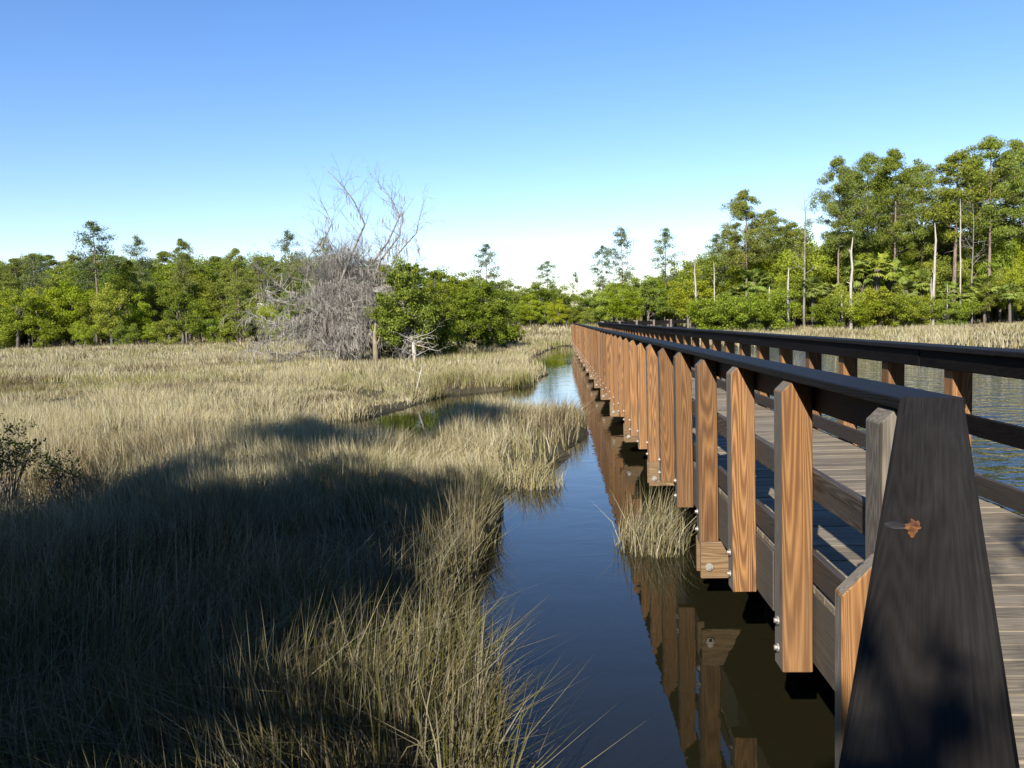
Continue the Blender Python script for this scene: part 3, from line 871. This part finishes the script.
# left forest: three ranks
G1 = "bushy trees along the front of the left forest"
x = -150
while x < 292:
    k = random.randrange(4)
    if random.random() < .62:
        plant("bushy_tree", BRO[k], x, random.uniform(104,114), random.uniform(274,300) + (6 if x > 200 else 0), "bushy yellow green tree at the marsh edge of the left forest", "tree", G1, 9.4, random.uniform(.9,1.25))
    else:
        plant("evergreen_bush", BUSH[k % 3], x, random.uniform(101,107), random.uniform(308,322), "low rounded evergreen bush at the foot of the left forest", "bush", "low bushes at the foot of the left forest", 4.7, random.uniform(1,1.4))
    x += random.uniform(11,17)
x = -160
while x < 330:
    k = random.randrange(3)
    if random.random() < .55:
        plant("leafy_tree", OAK[k], x, random.uniform(118,128), random.uniform(262,280), "tall leafy tree in the middle rank of the left forest", "tree", "leafy trees in the middle of the left forest", 11.4, random.uniform(.9,1.2))
    else:
        plant("pine_tree", PIN[k], x, random.uniform(118,130), random.uniform(254,268), "slim pine among the leafy trees of the left forest", "tree", "slim pines in the left forest", 18, random.uniform(1.0,1.25))
    x += random.uniform(10,16)
x = -170
while x < 470:
    k = random.randrange(3)
    top = random.uniform(250,259) + max(0, (x-300))*.12
    if random.random() < .6:
        plant("leafy_tree", OAK[k], x, random.uniform(136,150), top, "dark treetop in the rear rank of the left forest", "tree", "rear trees of the left forest", 11.4, random.uniform(1,1.4))
    else:
        plant("pine_tree", PIN[k], x, random.uniform(138,150), top-3, "dark pine top in the rear rank of the left forest", "tree", "rear pines of the left forest", 18, random.uniform(1.2,1.6))
    x += random.uniform(9,13)
T = "pine"
plant("tall_pine", PINS[0], 101, 112, 217, "tallest open-crowned pine rising above the left forest", "pine", None, 17, 1.25)
plant("tall_pine", PINS[1], 143, 126, 232, "thin wispy pine showing above the left forest beside the tallest one", "pine", None, 17, .9)
plant("tall_pine", PIN[1], 186, 104, 236, "straight pine with its bare trunk showing down to the marsh in the left forest", "pine", None, 18, .75)
plant("tall_pine", PIN[2], 240, 106, 246, "pine with a grey lower trunk nearest to the moss-hung dead tree", "pine", None, 18, .95)
plant("tall_pine", PINS[2], 38, 118, 250, "flat-topped pine at the left end of the left forest", "pine", None, 17, 1.2)
plant("tall_pine", PINS[1], 293, 118, 228, "wispy pine showing left of the dead tree's upper twigs", "pine", None, 17, .9)
plant("tall_pine", PINS[0], 326, 120, 236, "faint pine crown showing behind the dead tree's upper twigs", "pine", None, 17, .9)
# undergrowth deep in the woods closes the gaps between the trunks
for (xa, xb, da, db, ta, tb, st, gname) in ((-170, 460, 128, 136, 296, 312, 10, "left"), (452, 730, 172, 182, 300, 312, 10, "far"), (690, 1180, 123, 130, 272, 292, 11, "right")):
    x = xa
    while x < xb:
        plant("undergrowth_bush", BUSH[random.randrange(3)], x, random.uniform(da, db), random.uniform(ta, tb), "shaded bush deep between the trunks of the %s woods" % gname, "bush", "undergrowth of the %s woods" % gname, 4.7, random.uniform(1.1,1.5))
        x += random.uniform(.75, 1.25)*st
# middle distance, where the creek comes out
x = 455
while x < 720:
    k = random.randrange(3)
    base = 289 - 22*max(0, (x-600)/100) if x > 520 else 284
    plant("leafy_tree", OAK[k], x, random.uniform(150,170), base + random.uniform(-8,6), "distant leafy tree where the boardwalk meets the woods", "tree", "distant trees beyond the end of the boardwalk", 11.4, random.uniform(1.2,1.7))
    x += random.uniform(9,14)
x = 520
while x < 730:
    k = random.randrange(4)
    plant("bushy_tree", BRO[k], x, random.uniform(112,135) if x > 585 else random.uniform(140,150), (298 if x < 600 else 290) + random.uniform(-10,10) - max(0, x-640)*.34, "yellow green tree beside the far end of the boardwalk", "tree", "yellow green trees around the far end of the boardwalk", 9.4, random.uniform(1,1.35))
    x += random.uniform(10,15)
plant("tall_pine", PINS[0], 487, 120, 244, "lone open pine right of the dead tree, against white sky", "pine", None, 17, 1.15)
plant("tall_pine", PINS[2], 548, 165, 261, "pale pine with a flat crown left of the boardwalk's end", "pine", None, 17, 1.4)
plant("tall_pine", PINS[1], 576, 170, 272, "small pale pine just above the boardwalk's far end", "pine", None, 17, .7)
plant("tall_pine", PINS[1], 622, 130, 229, "spired grey green pine right of the boardwalk's end", "pine", None, 17, 1.0)
plant("tall_pine", PINS[2], 604, 134, 246, "shorter spire leaning beside the grey green spired pine", "pine", None, 17, 1.05)
plant("tall_pine", PINS[0], 666, 128, 230, "round-crowned airy pine left of the right-hand woods", "pine", None, 17, 1.1)
# right forest
x = 690
while x < 1180:
    k = random.randrange(4)
    if random.random() < .45:
        plant("bushy_tree", BRO[k], x, random.uniform(98,106), random.uniform(268,290) - (0 if x < 820 else 8), "bushy yellow green tree at the marsh edge of the right forest", "tree", "bushy trees along the front of the right forest", 9.4, random.uniform(.8,1.15))
    else:
        plant("evergreen_bush", BUSH[k % 3], x, random.uniform(92,97), random.uniform(285,308), "low evergreen bush at the foot of the right forest", "bush", "low bushes at the foot of the right forest", 4.7, random.uniform(.9,1.3))
    x += random.uniform(11,17)
x = 690
while x < 1180:
    k = random.randrange(3)
    plant("leafy_tree", OAK[k], x, random.uniform(108,122), random.uniform(232,262) + max(0, 760-x)*.35 - (0 if x < 830 else 8), "tall leafy tree in the middle of the right forest", "tree", "leafy trees in the middle of the right forest", 11.4, random.uniform(.85,1.15))
    x += random.uniform(11,18)
x = 730
while x < 1180:
    k = random.randrange(3)
    plant("leafy_tree", OAK[k], x, random.uniform(126,140), random.uniform(236,254), "shaded tree in the rear of the right forest", "tree", "rear trees of the right forest", 11.4, random.uniform(1.1,1.4))
    x += random.uniform(13,18)
x = 722
while x < 1180:
    k = random.randrange(4)
    plant("bushy_tree", BRO[k], x, random.uniform(104,111), random.uniform(240,264) + max(0, 770-x)*.4, "upper yellow green tree standing behind the front row of the right forest", "tree", "second row of bushy trees in the right forest", 9.4, random.uniform(.75,1.0))
    x += random.uniform(13,19)
PR = [(746,194,104,PINW[0],.95,"broad pine at the left shoulder of the right forest"),
      (716,236,108,PINS[0],1.0,"small thin pine on the left slope of the right forest"),
      (772,214,110,PIN[0],1.1,"middling pine behind the broad pine of the right forest"),
      (838,163,102,PINW[1],.75,"tall narrow pine left of the big pine cluster"),
      (868,160,108,PINW[2],.85,"dense tall pine in the middle of the big pine cluster"),
      (893,157,104,PINW[0],.85,"widest crown of the big pine cluster"),
      (920,170,110,PINW[1],.8,"right-hand pine of the big pine cluster beside the sky gap"),
      (953,160,104,PIN[3],1.15,"tall pine with long bare trunk right of the sky gap"),
      (988,146,104,PINW[2],.9,"tallest pine of the right forest"),
      (1012,150,108,PINW[0],.85,"tall pine at the right edge of the view"),
      (945,196,112,PIN[0],1.0,"shorter pine filling the gap between the two pine clusters")]
PR += [(855,178,114,PINW[1],.8,"pine set back behind the left half of the big pine cluster"),(907,176,116,PINW[2],.75,"pine set back behind the right half of the big pine cluster"),
       (880,182,118,PIN[1],1.3,"pine filling the middle of the big pine cluster from behind"),(972,168,114,PINW[1],.8,"pine set back behind the tallest pine"),
       (1003,166,116,PIN[2],1.3,"pine filling behind the right edge pines"),(758,222,112,PINW[2],.8,"low pine behind the broad pine on the left shoulder"),
       (728,232,112,PIN[2],1.2,"lower pine on the left slope beside the broad pine"),(790,226,113,PIN[3],1.2,"pine behind the leafless grey tree")]
for px, top, d_, pr_, wd, lb in PR: plant("tall_pine", pr_, px, d_, top, lb, "pine", None, 20 if pr_ in PINW else (17 if pr_ in PINS else 18), wd)
for px, top in ((1045,152),(1080,160),(1120,168)): plant("tall_pine", PINW[px % 3], px, 106, top, "tall pine beyond the right edge of the view", "pine", "pines beyond the right edge", 20, .9)
plant("bare_tree", BARE[0], 804, 99, 190, "leafless grey tree with a pale trunk in front of the right-hand pines", "tree", None, 13.6, .8, partname="branches")
plant("bare_tree", BARE[1], 972, 99, 205, "leafless pale tree below the tallest pines", "tree", None, 13.6, .7, partname="branches")
SN = [(697,318,262,1.0,"bleached straight snag left of the right forest"),(715,290,263,.8,"leaning forked snag near the forest's left slope"),
      (771,326,288,1.2,"pale broken trunk beside the first palmetto"),(788,324,270,1.2,"tall white dead trunk in front of the bushes"),
      (851,275,241,1.5,"thick white broken trunk high in the right forest"),(933,272,228,1.4,"white trunk stub under the sky gap"),
      (843,326,296,1.0,"short grey leaning stub near the marsh edge"),(930,324,280,.7,"slim pale dead stem right of the palm clump"),
      (947,322,286,.6,"thin pale dead stem among small palmettos"),(960,300,205,.8,"long slim bare trunk in front of the tall pines")]
for i, (px, b_, top, wd, lb) in enumerate(SN):
    d_ = 95
    p = at(px, hz(px), d_); z = gz(p.x, p.y); hh = (hz(px)-top)/F*d_ + EYE - z
    o = link("dead_snag", SNAG[i % 5], loc=(p.x, p.y, z)); s = hh/6
    o.scale = (wd*.6, wd*.6, s); o.rotation_euler.z = i*1.7
    tag(o, lb, "dead trunk")
for i, (px, top, d_, lb) in enumerate([(754,270,94,"yellowing palmetto on the left of the right forest"),(876,256,94,"big round-headed palmetto in the middle of the right forest"),
      (862,262,95,"palmetto leaning against the big round-headed one"),(948,284,92,"small palmetto with spread fans near the marsh edge"),
      (965,287,93,"second small palmetto beside the spread one"),(888,262,96,"palmetto just right of the big round-headed one"),
      (905,282,93,"low palmetto right of the palm clump"),(1010,286,93,"palmetto low at the right edge of the woods")]):
    plant("palmetto", PAL[i % 2], px, d_ + 3.5, top, lb, "palm", None, 4.6, 1.2)

for i, (px, top, lb) in enumerate([(738,286,"palmetto half hidden in bushes left of the yellowing one"),(813,279,"palmetto beside the leafless grey tree"),
      (834,284,"low palmetto in the bushes left of the palm clump"),(921,272,"tall palmetto under the sky gap between the pine clusters"),
      (984,277,"tall palmetto below the tallest pines"),(1000,292,"stubby palmetto near the right edge of the marsh")]):
    plant("palmetto", PAL[i % 2], px, 98 + i % 3, top, lb, "palm", None, 4.6, 1.25)

# the cedars round the dead tree
plant("cedar_tree", CED[0], 404, 42.6, 258, "bushy green cedar growing out of the right side of the dead tree", "cedar", None, 5.7, 1.15)
plant("cedar_tree", CED[1], 380, 46.5, 272, "cedar standing behind the mossy dead trunk", "cedar", None, 5.7, .8)
plant("cedar_tree", CED[2], 436, 47, 268, "darker cedar on the right of the pair by the dead tree", "cedar", None, 5.7, 1.0)
plant("cedar_tree", CED[1], 487, 60, 276, "bright yellow green cedar standing alone on the point", "cedar", None, 5.7, 1.25)
plant("cedar_tree", CED[0], 462, 57, 292, "squat cedar filling the gap left of the bright lone cedar", "cedar", None, 5.7, 1.5)
plant("cedar_tree", CED[2], 509, 66, 312, "small dark round cedar at the right foot of the bright one", "cedar", None, 5.7, 1.3)
plant("evergreen_bush", BUSH[1], 340, 50, 300, "green bush showing through behind the dead grey branches", "bush", None, 4.7, 1.0)

# the dead moss-hung tree
random.seed(5)
DD = 44.5
px0, pyb = 347, 352
bp = at(px0, hz(px0), DD); bz = gz(bp.x, bp.y)
K = DD/F
def loc_(px, py, y=0): return Vector(((px-px0)*K, y, (hz(px0)-py)*K + EYE - bz))
LIMBS = [([(347,362),(341,320),(347,280),(360,252),(373,228),(366,205),(356,190),(340,172)], .15),
 ([(352,362),(357,305),(371,268),(392,243),(404,218),(394,198),(383,188)], .12),
 ([(360,362),(372,310),(392,275),(404,256),(424,238),(432,212)], .11),
 ([(340,360),(322,305),(306,276),(309,252),(322,238)], .12),
 ([(340,340),(312,314),(288,303),(265,294),(256,284)], .11),
 ([(338,338),(306,328),(280,320),(262,314),(246,308)], .10),
 ([(340,348),(312,348),(286,352),(268,350)], .10),
 ([(340,325),(302,296),(282,280),(274,268)], .10),
 ([(346,310),(332,264),(322,244),(331,222),(324,202)], .12),
 ([(365,320),(385,262),(408,238),(412,214)], .11),
 ([(358,300),(380,300),(404,282),(420,262)], .10),
 ([(352,350),(375,332),(392,325),(404,336)], .09),
 ([(338,352),(318,336),(296,330),(272,338),(258,348)], .09)]
for k in range(44):
    sx_, sy_ = random.choice([(343,330),(352,320),(346,300),(358,290),(340,345),(352,345),(362,310)])
    ey_ = random.uniform(238, 354); ex_ = min(random.gauss(348 - (ey_-250)*.10, max(12, 17 + (ey_-250)*.30)), 400)
    LIMBS.append(([(sx_,sy_), ((sx_+ex_)/2+random.uniform(-8,8), (sy_+ey_)/2-random.uniform(0,14)), (ex_,ey_)], random.uniform(.05,.09)))
dt = tag(empty("dead_tree", (bp.x, bp.y, bz)), "large grey dead tree hung with moss, its bare twigs above the marsh", "tree")
tk = MB(); br = MB(); lowb = MB(); ms_ = []
for pts, r0 in LIMBS:
    y0 = random.uniform(-.4,.4); yd = random.uniform(-2.2,1.8)
    P3 = [loc_(x, y, y0 + yd*(i/len(pts))**1.3) + Vector((random.uniform(-.06,.06),)*3) for i, (x, y) in enumerate(pts)]
    n = len(P3)
    (tk if r0 > .105 else br).tube(P3, [r0*(1-.95*(i/(n-1))**.55)+.007 for i in range(n)], 6)
    high = P3[-1].z > 5.6
    for k in range(22 if high else 34):
        f = random.uniform(.15, 1)*(n-1); i = min(int(f), n-2); q = P3[i].lerp(P3[i+1], f-i)
        low = q.z < 4.2
        w_ = random.uniform(0, 6.28); side = (P3[-1]-P3[0]).normalized()
        dv = side*.55 + Vector((math.cos(w_), math.sin(w_), random.uniform(-.35,.35) if low else random.uniform(0,.7)))
        grow(lowb if low else br, q, dv, random.uniform(.5,1.6) if low else random.uniform(.6,1.8), .018 if low else .014, 2, .18 if low else -.05, 3, .9, 3)
    for k in range(30 if P3[-1].z > 4.5 else 26):
        f = random.random()**1.2*(n-1)*.85; i = min(int(f), n-2); q = P3[i].lerp(P3[i+1], f-i)
        ms_.append(q + Vector((random.gauss(0,.35), random.gauss(0,.4), random.uniform(-.2,.5))))
tk.build("trunk", B_DEADG, dt, smooth=True)
lowb.build("drooping_branches", bark("silver_dead_twigs", (.17,.155,.13), (.36,.34,.30)), dt)
br.build("branches", bark("grey_dead_twigs", (.11,.10,.088), (.27,.25,.215)), dt)
V = []; Fq = []
for q in ms_:
    for s_ in range(8):
        p = q + Vector((random.gauss(0,.14), random.gauss(0,.14), 0)); ln = random.uniform(.2,.8)
        ln = min(ln, max(.1, p.z-.2)); w_ = random.uniform(0, 6.28); wd = Vector((math.cos(w_), math.sin(w_), 0))*random.uniform(.006,.026)
        m1 = p + Vector((random.uniform(-.06,.06), random.uniform(-.06,.06), -ln*.5)); e = p + Vector((random.uniform(-.08,.08), 0, -ln))
        b = len(V); V += [p, m1+wd, e, m1-wd]; Fq.append((b,b+1,b+2,b+3))
link("hanging_moss", np_mesh("hanging_moss", np.array([tuple(v) for v in V]), [np.array(Fq)], [L_MOSS]), dt)

# broken dead branches on their stub trunk, in front of the cedar
p = at(413, hz(413), 40.6); z = gz(p.x, p.y)
o = tag(empty("dead_stump", (p.x, p.y, z)), "small bleached dead tree stub with tangled branches in front of the cedars", "stump")
tk = MB(); br = MB()
tk.tube([(0,0,-.2),(.02,0,.6),(-.03,0,1.2)], [.14,.11,.07], 7)
for k in range(22):
    w_ = random.uniform(0, 6.28)
    grow(br, (random.uniform(-.5,.5)*.4,0,random.uniform(.5,1.5)), (math.cos(w_), math.sin(w_)*.7, random.uniform(-.5,.7)), random.uniform(.4,1.25), .022, 2, .12, 3, 1.3, 3)
tk.build("trunk", B_DEAD, o, smooth=True); br.build("branches", B_DEAD, o)
p = at(374, hz(374), 41.5); z = gz(p.x, p.y)
tk = MB(); tk.tube([(0,0,-.2),(.03,0,.7),(0,.05,1.5),(.08,0,2.2)], [.17,.14,.12,.03], 7)
tk.tube([(.03,0,1.0),(.25,0,1.4),(.3,0,1.7)], [.06,.05,.02], 5)
tag(tk.build("dead_snag", bark("tan_dead_wood", (.12,.095,.06), (.26,.21,.14)), smooth=True, loc=(p.x,p.y,z)), "short tan broken trunk between the dead tree and the cedars", "dead trunk")
# the leaning white stick in the grass
p = on(414, 392, .2); tk = MB()
e1 = at(422, 367, p.y) - p
tk.tube([(0,0,-.2), e1*.5+Vector((.03,0,0)), e1], [.03,.024,.014], 5); tk.tube([e1*.72, e1*.72+Vector((-.25,0,.16))], [.014,.006], 4); tk.tube([e1*.9, e1+Vector((.12,0,.1))], [.012,.005], 4)
tag(tk.build("dead_stick", B_DEAD, loc=p), "white forked stick poking out of the marsh grass", "stick")

# small shrubs on the left edge
def shrub(px, pyb, h, w_, nst, lab, seed):
    random.seed(seed); p = on(px, pyb, .15)
    o = tag(empty("marsh_shrub", (p.x, p.y, .1)), lab, "shrub")
    st = MB(); tips = []
    for k in range(nst):
        a_ = random.uniform(0, 6.28); rr_ = w_*random.random()**.7
        e = Vector((math.cos(a_)*rr_, math.sin(a_)*rr_, h*random.uniform(.6,1)))
        mid = e*.5 + Vector((random.uniform(-.08,.08), random.uniform(-.08,.08), .05))
        st.tube([(random.uniform(-.08,.08), random.uniform(-.08,.08), -.1), mid, e], [.010,.007,.003], 4)
        for _ in range(5):
            f = random.uniform(.5,1); q = mid.lerp(e, f); g_ = q + Vector((random.uniform(-.16,.16), random.uniform(-.16,.16), random.uniform(.02,.16)))
            st.tube([q, g_], [.004,.002], 3)
            if g_.z > h*.55: tips.append(tuple(g_))
    st.build("stems", B_OAK, o)
    rs = np.full(len(tips), .06); C = clump_points(tips, rs, 9)
    cm = crown_obj(C, RNG.uniform(.025,.055,len(C)), .5, leaf_mat("shrub_leaves", (.03,.05,.012), (.06,.09,.02), (.10,.13,.03), .3), .3)
    link("leaves", cm, o)
shrub(8, 520, 1.12, .42, 34, "twiggy green-topped shrub at the left edge of the grass", 61)
shrub(62, 505, .62, .22, 10, "small dark sprig of shrub right of the green-topped shrub", 62)

# trees behind the viewpoint: they throw the shade over the near marsh
def shade(name, proto, x, y, s, wide, label, rot=0.0, cat="tree", pn="crown"):
    o = empty(name, (x, y, gz(x, y))); o.scale = (wide, wide, s); o.rotation_euler.z = rot
    tag(o, label, cat); link(pn, proto[0], o); link("trunk", proto[1], o); return o
DENSE = broadleaf(7.5, 3.0, 1.2, 401, L_BROAD, clumps=90, per=170, leaf=.26, cr=.34)
shade("shade_tree", DENSE, -7.1, -.4, .88, .8, "dense round-crowned tree on the near bank left of the viewpoint", .3)
shade("shade_tree", DENSE, -9.6, -2.6, .85, .9, "dense round-crowned tree further left on the near bank", 2.0)
HIGH = broadleaf(6.4, 2.3, 3.9, 411, L_BROAD, clumps=60, per=170, leaf=.26, cr=.36)
shade("shade_tree", HIGH, -5.75, -2.0, 1.0, .85, "round-crowned tree close behind the viewpoint on the bank", 4.0)
for q_, (x_, y_) in enumerate(((-9.5, 3.2), (-11.5, 5.0), (-8.2, 1.2), (-13.5, 6.5), (-12, 1.5))):  # bushes added out of view to cut sky light from the left
    shade("added_bush", BUSH[q_ % 3], x_, y_, .85, .8, "added unseen bush left of the view, cutting sky light", q_*1.3, "bush")["group"] = "added unseen bushes cutting sky light"
shade("added_bush", BUSH[0], -1.0, -3.5, .885, .34, "added unseen bush in place of the person shading the end rail", 1.0, "bush")  # added blocker: replaces the shadow of the person at the camera
shade("shade_tree", OAK[1], .6, -4.5, .68, .36, "small leafy tree at the landward end of the boardwalk", 1.0)
BALL = broadleaf(13.6, 1.5, 10.6, 421, L_PINE, clumps=34, per=170, leaf=.22, cr=.5)
shade("tall_pine", BALL, -9.5, -4.4, 1.0, 1.4, "slender pine with a ball-shaped crown on the near bank", 0, "pine")
shade("shade_tree", DENSE, -5.5, -3.3, .72, .78, "small round-crowned tree on the bank between the larger ones", 1.0)
random.seed(31)
k = 0
for x_ in np.arange(-30, 34, 3.1):  # tree ring added out of view, kept low, to deepen the near shade
    for row in range(2):
        k += 1
        shade("added_rear_tree", OAK[k % 3], x_ + random.uniform(-.8,.8), -15 - 5*row - abs(x_)*.05 + random.uniform(-1,1), random.uniform(.68,.82)+row*.12, random.uniform(.75,.95), "added unseen tree behind the viewpoint, dimming sky light", random.uniform(0,6))["group"] = "woods behind the viewpoint"
for x_ in np.arange(8, 30, 3.4):
    shade("added_rear_tree", OAK[int(x_) % 3], x_, -7 + random.uniform(-1.5,1), random.uniform(.9,1.1), .9, "added unseen tree behind the viewpoint, dimming sky light", random.uniform(0,6))["group"] = "woods behind the viewpoint"

bpy.context.view_layer.update()
